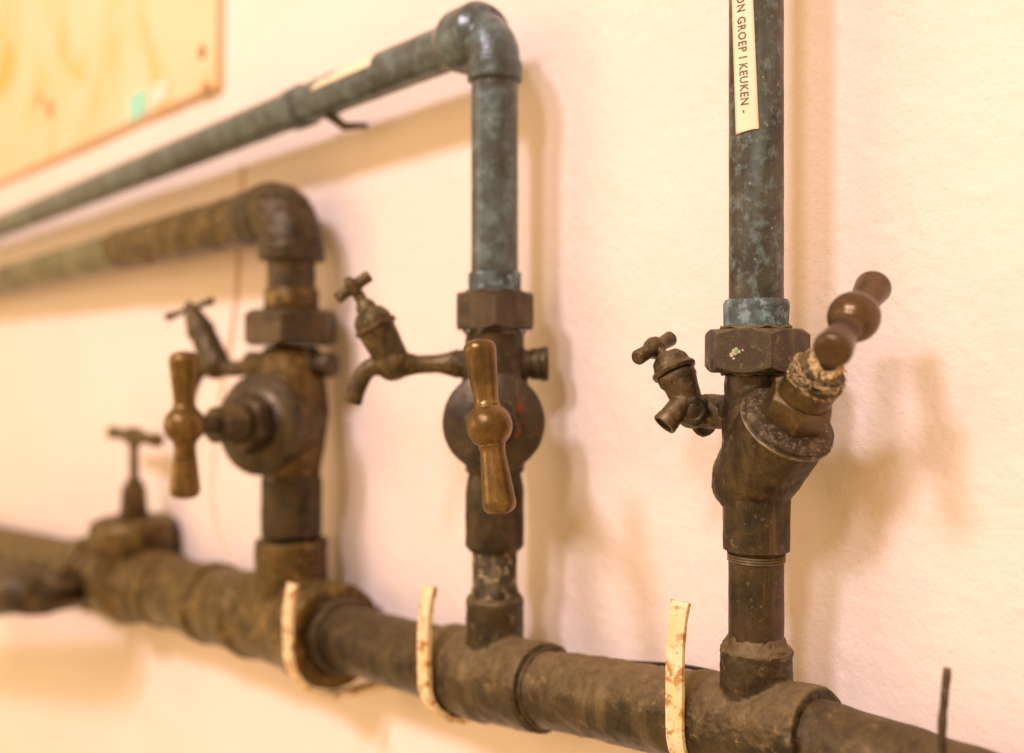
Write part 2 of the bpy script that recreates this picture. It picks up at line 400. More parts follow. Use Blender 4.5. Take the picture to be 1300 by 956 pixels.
# pipe and outlet left of the gate valve
lp = empty('feed_pipe', on1(xg-.12), 'short brown feed pipe left of the gate valve, running out of the frame', 'pipe')
bm = bmesh.new(); cyl(bm, on1(xg-.105), on1(xg-.9), .0225, step=.006); finish('pipe_section', bm, M['bronze_far'], lp, amp=.001, freq=70)
bm = bmesh.new(); cyl(bm, on1(xg-.115), on1(xg-.155), .0275, c=.004); finish('collar', bm, M['bronze_far'], lp, amp=.001, freq=70)
tp = empty('outlet_pipe', at(30, 745, -.085), 'dark curved outlet pipe in front of the feed pipe at the left edge', 'pipe')
bm = bmesh.new()
q = [at(112, 752, -.045), at(80, 757, -.075), at(48, 758, -.095), at(15, 748, -.11), at(-40, 752, -.12), at(-140, 770, -.125)]
tube(bm, spline(q, 8), lambda t: .0120+.012*max(0, min(1, (t-.25)*2.2)), 28)
finish('bent_pipe', bm, M['bronze'], tp, amp=.001, freq=90)

# ---------------------------------------------------------------- risers
def elbow(parent, mat, X, zc, r, br, colr, coll, dirn=Vector((-1, 0, 0)), remesh=.0009, amp=.0004, lc=None):
    """90 degree elbow from +z-going pipe at X to pipe going left at height zc"""
    c = Vector((X, PY, zc)); bm = bmesh.new()
    dn = c-Vector((0, 0, br)); lf = c+dirn*br
    tube(bm, bend(dn, c, lf, 12), r, 40)
    cyl(bm, dn+Vector((0, 0, .001)), dn-Vector((0, 0, coll)), colr, c=.0008, step=.002); 
    if lc: lathe(bm, lf-dirn*lc[1]*.6, dirn, [(0, r), (lc[1]*.25, lc[0]), (lc[1], lc[0]), (lc[1]*1.12, lc[0]-.001), (lc[1]*1.5, r-.001)], 56, step=.002)
    else: cyl(bm, lf-dirn*.001, lf+dirn*coll, colr, c=.0008, step=.002)
    return finish('elbow', bm, mat, parent, remesh=remesh, smooth=4, amp=amp, freq=160, amp2=amp*.4)
# riser 1 - brown, olive further out
r1 = empty('riser_pipe', (X1, PY, tz(395, k1)), 'thick brown pipe that turns left through an elbow above the left valve', 'pipe', 'riser pipes above the valves')
ZB = H0+.0900
bm = bmesh.new(); cyl(bm, (X1, PY, tz(372, k1)), (X1, PY, ZB-.022), .0147, step=.003); finish('vertical_pipe', bm, M['bronze'], r1, amp=.0004, freq=120)
bm = bmesh.new(); cyl(bm, (X1, PY, tz(396, k1)), (X1, PY, tz(366, k1)), .0168, c=.0015, step=.003); finish('collar', bm, M['bronze_far'], r1, amp=.0005, freq=160)
elbow(r1, M['bronze'], X1, ZB, .0196, .024, .0206, .008, amp=.0007)
bm = bmesh.new(); cyl(bm, (X1-.03, PY, ZB), (X1-.315, PY, ZB), .0176, .0172, step=.004); finish('rough_sleeve', bm, M['bronze_far'], r1, amp=.0014, freq=90, amp2=.0006)
bm = bmesh.new(); cyl(bm, (X1-.032, PY, ZB), (X1-.060, PY, ZB), .0192, .0186, c=.002, step=.003); finish('socket', bm, M['bronze'], r1, amp=.0012, freq=120)
bm = bmesh.new(); cyl(bm, (X1-.31, PY, ZB), (X1-2.6, PY, ZB-.010), .0158, step=.01); finish('horizontal_pipe', bm, M['green'], r1, amp=.001, freq=60)
# riser 2 - blue
r2 = empty('riser_pipe', (X2, PY, tz(370, k2)), 'blue-green mottled pipe above the middle valve, turning left through an elbow', 'pipe', 'riser pipes above the valves')
ZU = H0+.1515
bm = bmesh.new(); cyl(bm, (X2, PY, tz(365, k2)), (X2, PY, ZU-.02), .0109, step=.003, n=64); finish('vertical_pipe', bm, M['blue'], r2, amp=.00012, freq=120)
bm = bmesh.new(); cyl(bm, (X2, PY, tz(371, k2)), (X2, PY, tz(346, k2)), .0123, c=.0009, step=.002); finish('collar', bm, M['teal'], r2, amp=.00025, freq=200)
elbow(r2, M['blue'], X2, ZU, .0122, .0165, .0129, .0085, amp=.00025, lc=(.0156, .022))
bm = bmesh.new(); cyl(bm, (X2-.024, PY, ZU), (X2-2.6, PY, ZU+.004), .0112, .0150, step=.006, n=56); finish('horizontal_pipe', bm, M['blue'], r2, amp=.0002, freq=60)
xc = at(381, 125).x
bm = bmesh.new(); cyl(bm, (xc-.008, PY, ZU), (xc+.008, PY, ZU), .0128, c=.0012, step=.002); finish('coupling', bm, M['blue'], r2, amp=.0003, freq=150)
# riser 3 - dark verdigris, straight up
r3 = empty('riser_pipe', (X3, PY, tz(415, k3)), 'straight dark mottled vertical pipe above the right valve, carrying the lettered tape', 'pipe', 'riser pipes above the valves')
bm = bmesh.new(); cyl(bm, (X3, PY, tz(405, k3)), (X3, PY, H0+.75), .00945, step=.003, n=72); finish('vertical_pipe', bm, M['blue_dark'], r3, amp=.00012, freq=150)
bm = bmesh.new(); lathe(bm, (X3, PY, tz(417, k3)), (0, 0, 1), [(0, .0112), (.0001, .0113), (.0085, .0113), (.0100, .0106), (.0104, .0094)], 72, step=.001); finish('collar', bm, M['teal'], r3, amp=.0003, freq=240)

# ---------------------------------------------------------------- stop valves
def nut_part(t, X, zt, zb, r, ang, k, mat):
    bm = bmesh.new(); hexnut(bm, (X, PY, zb), (0, 0, 1), zt-zb, r, ang); return finish('union_nut', bm, mat, t, amp=.00018, freq=260, angle=22)
def camang(X, off):
    v_ = tocam(Vector((X, PY, H0))); return math.atan2(v_.y, v_.x)+R(off)
def handle_profile(L, rb, rl, rn):
    """half handle: ball, neck, swelling grip, rounded end (symmetric bar of total length L)"""
    h = L/2; out = []
    half = [(rb*.0, rb), (rb*.35, rb*.937), (rb*.62, rb*.785), (rb*.80, rb*.60), (rb*.90, rn*1.08), (rb*1.05, rn),
            (rb*1.35, rn*1.02), (h*.62, rn+(rl-rn)*.55), (h*.80, rl*.97), (h*.88, rl), (h*.94, rl*.90), (h*.975, rl*.68), (h*.995, rl*.32), (h, 0)]
    return [(-a, r) for a, r in reversed(half)]+half[1:]
def handle(t, ctr, bar, prof, mat, n=56):
    bm = bmesh.new()
    # smooth the profile through a spline
    P = [Vector((a, r, 0)) for a, r in prof]; S = spline(P, 5)
    lathe(bm, ctr, bar, [(p.x, max(0, p.y)) for p in S], n)
    return finish('handle', bm, mat, t, angle=60)

# --- valve 2 (middle)
L2 = Vector((-.643, -.765, 0)).normalized(); O2 = Vector((X2, PY, tz(535, k2))); A2 = Vector((.765, -.643, .048)).normalized()
v2 = empty('stop_valve', (X2, PY, tz(700, k2)), 'middle stop valve with red paint traces on its round flange behind a brass lever', 'valve', 'stop valves on the risers')
nut_part(v2, X2, tz(372, k2), tz(419, k2), .0203, camang(X2, 1), k2, M['nut_red'])
bm = bmesh.new()
cyl(bm, (X2, PY, tz(421, k2)), (X2, PY, tz(600, k2)), .0136, step=.002)
lathe(bm, (X2, PY, tz(600, k2)), (0, 0, 1), [(0, .0118), (.012, .0140), (.03, .0175), (.045, .0150), (.055, .0140), (.065, .0135)], step=.002)
cyl(bm, O2, O2+A2*.0165, .0175, .0205, step=.002)
Q2 = Vector((X2, PY, tz(462, k2)))
cyl(bm, Q2+L2*.015, Q2-L2*.018, .0066, step=.002)
finish('body', bm, M['bronze'], v2, remesh=.0007, smooth=8, amp=.0004, freq=180, amp2=.00015)
bm = bmesh.new(); lathe(bm, O2+A2*.0165, A2, [(0, .0212), (.0008, .0226), (.0030, .0229), (.0042, .0222), (.0062, .0165), (.0075, .0118), (.0080, .0)], 72, step=.001); finish('flange', bm, M['nut_red'], v2, amp=.0002, freq=200)
bm = bmesh.new(); hexnut(bm, O2+A2*.024, A2, .009, .0125, .3); finish('bonnet_nut', bm, M['nut_red'], v2, angle=22)
bm = bmesh.new(); cyl(bm, O2+A2*.033, O2+A2*.043, .0085, .0078, c=.0008); cyl(bm, O2+A2*.043, O2+A2*.055, .0070, .0064, c=.0008); finish('gland_nut', bm, M['gland'], v2)
bm = bmesh.new(); cyl(bm, O2+A2*.042, O2+A2*.082, .0038); finish('stem', bm, M['gland'], v2)
c2 = O2+A2*.085; up2 = Vector((-.085*.64, -.085*.77, 1)).normalized(); up2 = (up2-A2*up2.dot(A2)).normalized(); tilt = (at(608, 440, c2.y)-at(634, 645, c2.y)).normalized()
handle(v2, c2, Vector((tilt.x, tilt.y-.10*0, tilt.z)), handle_profile(.0675, .0088, .0064, .0048), M['handle'])
bm = bmesh.new(); cyl(bm, Q2-L2*.017, Q2-L2*.0215, .0074, c=.0005); cyl(bm, Q2-L2*.0212, Q2-L2*.0250, .0080, c=.0007); finish('plug', bm, M['bronze'], v2)
bm = bmesh.new(); lathe(bm, (X2, PY, tz(698, k2)), (0, 0, 1), [(0, .0118), (.0022, .0137), (.0280, .0136), (.0330, .0128), (.0370, .0118)], step=.002); finish('socket', bm, M['bronze'], v2, amp=.0003, freq=140)
bm = bmesh.new(); cyl(bm, (X2, PY, tz(760, k2)), (X2, PY, tz(694, k2)), .0105, step=.002); finish('nipple', bm, M['grime'], v2, amp=.0004, freq=220)

# --- valve 1 (left)
O1 = Vector((X1, PY, tz(538, k1))); A1 = Vector((.41, -.912, .055)).normalized(); L1 = Vector((-.912, -.41, 0)).normalized()
v1 = empty('stop_valve', (X1, PY, tz(680, k1)), 'large left stop valve, ochre brown, its lever turned upright beside a thin tap', 'valve', 'stop valves on the risers')
nut_part(v1, X1, tz(394, k1), tz(439, k1), .0292, camang(X1, -13), k1, M['bronze'])
bm = bmesh.new()
cyl(bm, (X1, PY, tz(440, k1)), (X1, PY, tz(604, k1)), .0165, step=.003)
lathe(bm, (X1, PY, tz(604, k1)), (0, 0, 1), [(0, .0175), (.018, .0205), (.040, .0235), (.062, .0205), (.078, .018)], step=.002)
cyl(bm, O1, O1+A1*.026, .0240, .0262, step=.003)
Q1 = Vector((X1, PY, tz(463, k1)))
cyl(bm, Q1+L1*.034, Q1-L1*.020, .0085, step=.003)
finish('body', bm, M['bronze_far'], v1, remesh=.0010, smooth=8, amp=.0004, freq=110)
bm = bmesh.new(); lathe(bm, O1+A1*.026, A1, [(0, .0272), (.001, .0300), (.0050, .0305), (.0064, .0296), (.0080, .0215), (.0100, .0180), (.0105, 0)], 72, step=.001); finish('flange', bm, M['bronze'], v1, amp=.0002, freq=120)
bm = bmesh.new(); hexnut(bm, O1+A1*.036, A1, .013, .0180, .2); finish('bonnet_nut', bm, M['bronze'], v1, angle=22)
bm = bmesh.new(); cyl(bm, O1+A1*.048, O1+A1*.055, .0110, c=.001); cyl(bm, O1+A1*.055, O1+A1*.064, .0105, .0085, c=.001); cyl(bm, O1+A1*.063, O1+A1*.067, .0105, c=.0012); finish('gland_nut', bm, M['bronze_dusty'], v1, amp=.0005, freq=300)
bm = bmesh.new(); cyl(bm, O1+A1*.064, O1+A1*.088, .0050); finish('stem', bm, M['bronze'], v1)
c1 = O1+A1*.0905
handle(v1, c1, Vector((-.02, 0, 1)), handle_profile(.0800, .0110, .0080, .0058), M['handle'])
bm = bmesh.new(); cyl(bm, Q1-L1*.018, Q1-L1*.0320, .0080, c=.0015); finish('plug', bm, M['bronze'], v1)
bm = bmesh.new(); lathe(bm, (X1, PY, tz(681, k1)), (0, 0, 1), [(0, .0165), (.002, .0187), (.034, .0187), (.040, .0175)], step=.002); finish('socket', bm, M['bronze'], v1, amp=.0004, freq=120)

# --- valve 3 (right): 45 degree seat
O3 = Vector((X3, PY, tz(601, k3))); A3 = Vector((.654, -.227, .720)).normalized(); B3 = Vector((.177, -.851, -.50)); B3 = (B3-A3*B3.dot(A3)).normalized()
v3 = empty('stop_valve', (X3, PY, tz(700, k3)), 'small slanted stop valve on the right with crumbly packing and a round knobbed lever', 'valve', 'stop valves on the risers')
nut_part(v3, X3, tz(418, k3), tz(473, k3), .0187, camang(X3, 15), k3, M['nut'])
bm = bmesh.new()
cyl(bm, (X3, PY, tz(474, k3)), (X3, PY, tz(620, k3)), .0110, step=.002)
cyl(bm, (X3, PY, tz(640, k3)), (X3, PY, tz(540, k3)), .0117, step=.002)
lathe(bm, O3-A3*.016, A3, [(0, .004), (.001, .008), (.004, .0118), (.010, .0140), (.018, .0148), (.041, .0153)], step=.002)
cyl(bm, (X3-.023, PY, tz(524, k3)), (X3, PY, tz(524, k3)), .0060, step=.002)
finish('body', bm, M['bronze'], v3, remesh=.0005, smooth=8, amp=.00035, freq=260, amp2=.00018)
FB = .0248
bm = bmesh.new(); lathe(bm, O3+A3*FB, A3, [(0, .0152), (.0006, .0160), (.0012, .0163), (.0018, .0160), (.0020, .0154), (.0026, .0157), (.0034, .0154), (.0042, .0140), (.0050, .0110), (.0052, 0)], 96, step=.0006); finish('flange', bm, M['flange_dirt'], v3, amp=.00025, freq=420, amp2=.00012)
bm = bmesh.new(); lathe(bm, O3+A3*(FB+.0004), A3, [(0, .0158), (.0003, .01640), (.0006, .01645), (.0009, .0161)], 96, close=False); finish('bright_edge', bm, M['rim'], v3, amp=.0002, freq=500)
bm = bmesh.new(); hexnut(bm, O3+A3*(FB+.0048), A3, .0095, .0112, .52); finish('bonnet_nut', bm, M['gland'], v3, angle=22, amp=.0001, freq=500)
bm = bmesh.new(); cyl(bm, O3+A3*(FB+.0135), O3+A3*(FB+.0225), .0088, c=.0005, step=.001); finish('gland_nut', bm, M['gland'], v3, amp=.0001, freq=500)
bm = bmesh.new(); g0 = FB+.0218
lathe(bm, O3+A3*g0, A3, [(0, .0084), (.0008, .0092), (.0018, .0090), (.0022, .0082), (.0028, .0088), (.0038, .0085), (.0044, .0077), (.0054, .0072), (.0058, .0055), (.0058, 0)], 64, step=.0005); finish('packing_ring', bm, M['bronze_dusty'], v3, amp=.0006, freq=600, amp2=.0004)
# hemp packing: a crumbled lump and loose fibres round the stem
bm = bmesh.new(); pc = O3+A3*(g0+.0062); _, ax_, ay_ = frame(A3)
for i in range(9):
    t_ = i/9*6.28; sphere(bm, pc+(ax_*math.cos(t_)+ay_*math.sin(t_))*.0036+A3*random.uniform(-.0004, .0020), random.uniform(.0016, .0028), 14)
finish('hemp_packing', bm, M['hemp'], v3, remesh=.0003, smooth=1, amp=.0010, freq=700, amp2=.0008)
bm = bmesh.new()
for i in range(150):
    t_ = random.uniform(0, 6.28); rr = random.uniform(.0055, .0090); h_ = random.uniform(0, .0065)
    p = O3+A3*(g0-.001+h_)+(ax_*math.cos(t_)+ay_*math.sin(t_))*(rr if h_ > .004 else random.uniform(.0086, .0092)); pts = [p]
    for k in range(4):
        t_ += random.uniform(-.02, .22); rr2 = random.uniform(.0082, .0094)
        pts.append(O3+A3*(g0-.001+h_+random.uniform(-.0006, .0006))+(ax_*math.cos(t_)+ay_*math.sin(t_))*rr2)
    tube(bm, spline(pts, 3), random.uniform(.00006, .00014), 5)
f = finish('packing_fibres', bm, M['hemp'], v3); f['kind'] = 'stuff'
bm = bmesh.new()
for i in range(110):
    t_ = random.uniform(0, 6.28); rr = random.uniform(.0105, .0150); c_ = O3+A3*(FB+.0046-(.0008 if rr > .0135 else 0))
    p = c_+(ax_*math.cos(t_)+ay_*math.sin(t_))*rr; dd = (ax_*random.uniform(-1, 1)+ay_*random.uniform(-1, 1)+A3*random.uniform(-.1, .25))*random.uniform(.0008, .0030)
    tube(bm, spline([p, p+dd*.5+A3*random.uniform(0, .0005), p+dd], 3), random.uniform(.00003, .00007), 4)
f = finish('flange_fibres', bm, M['hemp'], v3); f['kind'] = 'stuff'
SB = .0738
bm = bmesh.new(); cyl(bm, O3+A3*(g0+.004), O3+A3*(SB-.004), .0036, c=.0003); cyl(bm, O3+A3*(SB-.0115), O3+A3*(SB-.006), .0044, .0050, c=.0004); finish('stem', bm, M['bronze'], v3)
handle(v3, O3+A3*SB, B3, handle_profile(.0490, .0079, .0057, .0040), M['handle_smooth'], 64)
bm = bmesh.new(); lathe(bm, (X3, PY, tz(700, k3)), (0, 0, 1), [(0, .0100), (.0008, .0115), (.0180, .0117), (.0215, .0115), (.0240, .0105)], step=.002); finish('socket', bm, M['bronze'], v3, amp=.00025, freq=200)
bm = bmesh.new(); cyl(bm, (X3, PY, tz(824, k3)), (X3, PY, tz(694, k3)), .0096, step=.002, n=64); finish('nipple', bm, M['bronze'], v3, amp=.00012, freq=160)
bm = bmesh.new(); lathe(bm, (X3, PY, tz(828, k3)), (0, 0, 1), [(0, .0125), (.0012, .0124), (.0030, .0112), (.0050, .0100), (.0064, .0093)], 64, step=.0006); finish('dirt_ring', bm, M['bronze_dusty'], v3, amp=.0008, freq=420, amp2=.0004)
# paint flecks on the right nut
va = camang(X3, -15); fc = Vector((X3, PY, tz(447, k3)))+Vector((math.cos(va), math.sin(va), 0))*(.0187*math.cos(math.pi/6)+.00012)
sd = Vector((-math.sin(va), math.cos(va), 0)); nn = Vector((math.cos(va), math.sin(va), 0))
for nm, mt, lst in (('white_fleck', 'white_paint', [(0, 0, .0011), (-.0012, -.0009, .0007), (.0013, .0002, .0006), (-.0005, -.0022, .0005), (.0026, .0006, .0004), (.0004, .0011, .0005)]), ('green_fleck', 'green_paint', [(.0003, .0001, .0007)])):
    bm = bmesh.new()
    for u_, w_, r_ in lst:
        ring = [bm.verts.new(fc+sd*(u_-.0028+math.cos(a_)*r_*random.uniform(.6, 1.3))+Vector((0, 0, w_+math.sin(a_)*r_*random.uniform(.6, 1.2)))+nn*(.00008 if nm[0] == 'g' else 0)) for a_ in [i*6.283/12 for i in range(12)]]
        r2_ = bmesh.ops.extrude_face_region(bm, geom=[bm.faces.new(ring)])
        for g_ in r2_['geom']:
            if isinstance(g_, bmesh.types.BMVert): g_.co += nn*.00012
    finish(nm, bm, M[mt], v3)

def threads(t, X, z0, z1, r, pitch, mat, depth=.0004):
    bm = bmesh.new(); n = max(2, int((z1-z0)/pitch)); pr = []
    for i in range(n): pr += [(i*pitch, r-depth), (i*pitch+pitch*.5, r+depth)]
    lathe(bm, (X, PY, z0), (0, 0, 1), pr, 56, close=False); return finish('thread', bm, mat, t, amp=.00015, freq=600)
def paste(t, X, z, r, mat, seed, h=.0012):
    """uneven bead of jointing paste squeezed out round a joint"""
    bm = bmesh.new(); pts = []
    for i in range(57):
        a_ = i/56*2*math.pi; q_ = Vector((math.cos(a_), math.sin(a_), seed))
        pts.append(Vector((X+math.cos(a_)*r, PY+math.sin(a_)*r, z+noise.noise(q_*3)*.0010)))
    tube(bm, pts, h*.5, 8, False); return finish('joint_paste', bm, mat, t, amp=.0005, freq=500)
threads(v2, X2, tz(757, k2)-.0002, tz(743, k2), .0107, .0011, M['grime'])
threads(v3, X3, tz(713, k3), tz(699, k3), .0099, .0009, M['bronze_dusty'], .0002)
threads(v1, X1, tz(394, k1)+.0002, tz(394, k1)+.003, .0172, .0013, M['bronze_far'])
paste(v2, X2, tz(757, k2)+.0002, .0118, M['bronze_dusty'], 1)
paste(v3, X3, tz(417, k3)+.0001, .0118, M['bronze_dusty'], 2, .0014)
paste(v3, X3, tz(474, k3), .0118, M['bronze_dusty'], 5)
paste(v2, X2, tz(371, k2)+.0001, .0130, M['bronze_dusty'], 3)
paste(v2, X2, tz(422, k2), .0142, M['grime'], 4)
# ---------------------------------------------------------------- taps
def tbar(bm, c, d, L, r, rb):
    d = d.normalized(); h = L/2
    lathe(bm, c-d*h, d, [(0, 0), (.0002, r*.8), (r*.35, r), (h*.55, r*.92), (h*.72, r*1.05), (h*.84, rb*.98), (h, rb*1.1), (h*1.16, rb*.98), (h*1.28, r*1.05), (h*1.45, r*.92), (L-r*.35, r), (L-.0002, r*.8), (L, 0)], 32)
# tap 2
p2 = lambda x, y: atp(x, y, Q2, L2)
t2 = empty('drain_tap', p2(568, 462), 'small brown bib tap with downward spout, left of the middle valve', 'tap', 'small drain taps left of the valves')
p2 = lambda x, y: atp(x, y, Q2, L2)
bm = bmesh.new()
tube(bm, spline([p2(575, 462), p2(555, 462), p2(530, 463), p2(505, 464), p2(484, 463), p2(466, 470), p2(455, 488), p2(447, 512)], 6),
     lambda t: .00592-.00157*min(1, t*7) if t < .3 else (.00435+.00174*math.sin(min(1, (t-.3)/.35)*math.pi) if t < .65 else .00435+.00026*(t-.65)), 32)
cyl(bm, p2(503, 466), p2(476, 414), .00766, .00905, step=.00087); sphere(bm, p2(499, 461), .00853)
cyl(bm, p2(530, 463), p2(495, 461), .00452, .00740, step=.00087)
finish('body', bm, M['tap'], t2, remesh=.00052, smooth=9, amp=.00017, freq=200)
bm = bmesh.new(); lathe(bm, p2(479, 419), p2(459, 379)-p2(479, 419), [(0, .00905), (.00087, .01027), (.00261, .01027), (.00313, .00905), (.00435, .00905), (.00652, .00853), (.00957, .00661), (.01044, .00505), (.01305, .00470), (.01523, .00313)], 40); finish('bonnet', bm, M['tap'], t2, amp=.00026, freq=250)
bm = bmesh.new(); cyl(bm, p2(465, 391), p2(449, 364), .00278); finish('stem', bm, M['tap'], t2)
bm = bmesh.new(); p0, p1 = p2(427, 380), p2(470, 349); dd = (p1-p0); tbar(bm, (p0+p1)/2, dd, dd.length, .00296, .00522); finish('handle', bm, M['tap'], t2)
bm = bmesh.new(); cyl(bm, p2(594, 462), p2(576, 462), .00661, c=.00052); cyl(bm, p2(578, 462), p2(571, 462), .00600, c=.00052); finish('collar', bm, M['tap'], t2, amp=.00017, freq=300)
# tap 1
p1_ = lambda x, y: atp(x, y, Q1, L1)
t1 = empty('drain_tap', p1_(320, 467), 'slim blurred tap with a thin T bar, between the left lever and left valve', 'tap', 'small drain taps left of the valves')
bm = bmesh.new()
tube(bm, spline([p1_(335, 465), p1_(312, 467), p1_(290, 468), p1_(268, 462), p1_(252, 470), p1_(243, 490), p1_(240, 510)], 6), lambda t: .00534 if t < .45 else .00757-.00356*(t-.45)/.55, 28)
cyl(bm, p1_(276, 466), p1_(256, 420), .00979, .00819, step=.00178); sphere(bm, p1_(274, 463), .00979)
finish('body', bm, M['tap'], t1, remesh=.00080, smooth=7)
bm = bmesh.new(); lathe(bm, p1_(257, 424), p1_(243, 393)-p1_(257, 424), [(0, .00890), (.00267, .00935), (.00534, .00846), (.01424, .00623), (.022, .00267), (.024, .00222)], 32); finish('bonnet', bm, M['tap'], t1)
bm = bmesh.new(); cyl(bm, p1_(247, 403), p1_(240, 390), .00222); finish('stem', bm, M['tap'], t1)
bm = bmesh.new(); p0, p1 = p1_(212, 403), p1_(270, 382); dd = (p1-p0); lathe(bm, p0, dd, [(0, 0), (.00027, .00267), (.00267, .00267), (dd.length*.40, .00160), (dd.length*.47, .00400), (dd.length*.53, .00400), (dd.length*.6, .00160), (dd.length-.00267, .00249), (dd.length-.00027, .00249), (dd.length, 0)], 20); finish('handle', bm, M['bronze'], t1)
# tap 3
t3 = empty('drain_tap', at(915, 525), 'stubby tap turned sideways with a thick T handle, left of the right valve', 'tap', 'small drain taps left of the valves')
yb = -.040
bm = bmesh.new()
cyl(bm, at(925, 525), at(884, 524, -.036), .0058, step=.001)
cyl(bm, at(876, 518, yb-.003), at(862, 483, yb-.004), .0052, .0066, step=.001)
sphere(bm, at(879, 521, -.040), .0068)
cyl(bm, at(872, 506, yb-.004), at(845, 537, -.052), .0044, .0043, step=.001)
finish('body', bm, M['tap'], t3, remesh=.0004, smooth=4, amp=.0002, freq=300)
bm = bmesh.new(); q = at(879, 521, -.043); cv = (tocam(q)+Vector((.10, 0, 0))).normalized(); lathe(bm, q-cv*.001, cv, [(0, .0054), (.0022, .0056), (.0044, .0054), (.0052, .0046), (.0054, .0034), (.0050, .0028), (.0054, .0014), (.0054, 0)], 40, step=.0006); finish('end_cap', bm, M['bronze'], t3, amp=.0003, freq=450)
bm = bmesh.new(); q2_ = at(845, 537, -.052); sd_ = (q2_-at(872, 506, yb-.004)).normalized(); lathe(bm, q2_-sd_*.002, sd_, [(0, .0044), (.0026, .0046), (.0030, .0044), (.0030, .0034), (.0004, .0032), (.0004, 0)], 36); finish('spout_mouth', bm, M['tap'], t3)
bm = bmesh.new(); cyl(bm, at(897, 528), at(890, 528), .0078, c=.0012); finish('collar', bm, M['tap'], t3, amp=.0003, freq=400)
bm = bmesh.new(); lathe(bm, at(863, 486, yb-.004), at(845, 447, yb-.005)-at(863, 486, yb-.004), [(0, .0066), (.0012, .0072), (.0032, .0072), (.0036, .0066), (.0040, .0080), (.0052, .0084), (.0060, .0080), (.0064, .0074), (.0095, .0064), (.0118, .0046), (.0124, .0020)], 48, step=.0008); finish('bonnet', bm, M['tap'], t3, amp=.0003, freq=400)
bm = bmesh.new(); cyl(bm, at(848, 456, yb-.004), at(833, 440, yb-.006), .0018); finish('stem', bm, M['tap'], t3)
bm = bmesh.new(); p0, p1 = at(808, 455, yb-.016), at(853, 429, yb+.006); tbar(bm, (p0+p1)/2, p1-p0, (p1-p0).length, .0029, .0039); finish('handle', bm, M['tap'], t3, amp=.00015, freq=400)

# ---------------------------------------------------------------- pipe hooks
def hook(px, pytop, R_, wd, th, label, mat='enamel', yf=None, pin=False):
    yfront = PY-R_-th
    X = at(px, pytop+60, yfront).x
    c = on1(X) if X < X2 else on2(X); ztop = at(px, pytop, yfront).z
    prof = [(yfront+.003, ztop), (yfront+.0010, ztop-.010), (yfront, (ztop+c.z)/2), (yfront, c.z+.004)]
    for i in range(1, 13):
        a_ = i/12*math.pi/2; prof.append((PY-math.cos(a_)*(R_+th), c.z-math.sin(a_)*(R_+th)))
    prof += [(0.004, c.z-R_-th)]
    P = spline([Vector((0, y, z)) for y, z in prof], 4); bm = bmesh.new(); rows = []
    for i, p in enumerate(P):
        t_ = (P[min(i+1, len(P)-1)]-P[max(i-1, 0)]).normalized(); n_ = Vector((0, t_.z, -t_.y))
        w2 = wd/2*(1.08 if i < 2 else 1)
        rows.append([bm.verts.new(p+Vector((X+s*w2, 0, 0))+n_*q_) for s, q_ in ((-1, th/2), (1, th/2), (1, -th/2), (-1, -th/2))])
    for A, B in zip(rows, rows[1:]):
        for k in range(4): bm.faces.new((A[k], A[(k+1) % 4], B[(k+1) % 4], B[k]))
    bm.faces.new(rows[0]); bm.faces.new(rows[-1])
    o = finish('pipe_hook', bm, M[mat], None, bevel=th*.3, amp=.0003, freq=350)
    o['label'] = label; o['category'] = 'hook'; o['group'] = 'pipe hooks holding the header'
hook(366, 742, .0300, .0085, .0030, 'blurred cream pipe hook curling under the big left tee')
hook(539, 745, .0200, .0078, .0030, 'rust-patched cream pipe hook just left of the middle tee')
hook(857, 765, .0165, .0076, .0018, 'sharp white pipe hook flecked with rust, between the middle and right risers')
hook(1196, 850, .0150, .0018, .0016, 'thin dark metal pin poking up at the bottom right', 'bronze_dusty')

# bracket behind blue pipe
bm = bmesh.new(); xb = at(418, 140).x; xw = at(463, 158, 0)
P = [Vector((xb, PY, ZU-.0108)), Vector((xb*.6+xw.x*.4, PY*.6, ZU-.0150)), Vector((xw.x, .003, xw.z))]
tube(bm, P, lambda t: .0034-.0016*t, 16)
o = finish('pipe_clip', bm, M['bronze']); o['label'] = 'small brass clip fixing the blue horizontal pipe to the wall'; o['category'] = 'clip'

# ---------------------------------------------------------------- cables
bm = bmesh.new(); q = [at(690, 838, -.016), at(760, 838, -.013), at(800, 841, -.012), at(860, 845, -.014), at(912, 855, -.016), at(960, 872, -.014)]
tube(bm, spline(q, 10), .0009, 12); o = finish('black_cable', bm, M['cable']); o['label'] = 'thin black cable lying behind the header between the middle and right risers'; o['category'] = 'cable'
bm = bmesh.new(); q = [at(308, 210, -.001), at(303, 310, -.001), at(297, 400, -.001), at(278, 520, -.001), at(270, 600, -.001), at(272, 650, -.001), at(284, 690, -.001), at(306, 730, -.001), at(330, 760, -.001)]
tube(bm, spline(q, 10), .0017, 12); o = finish('wall_cable', bm, M['painted_cable']); o['label'] = 'thin cable painted over in wall colour, curving down behind the left valve'; o['category'] = 'cable'

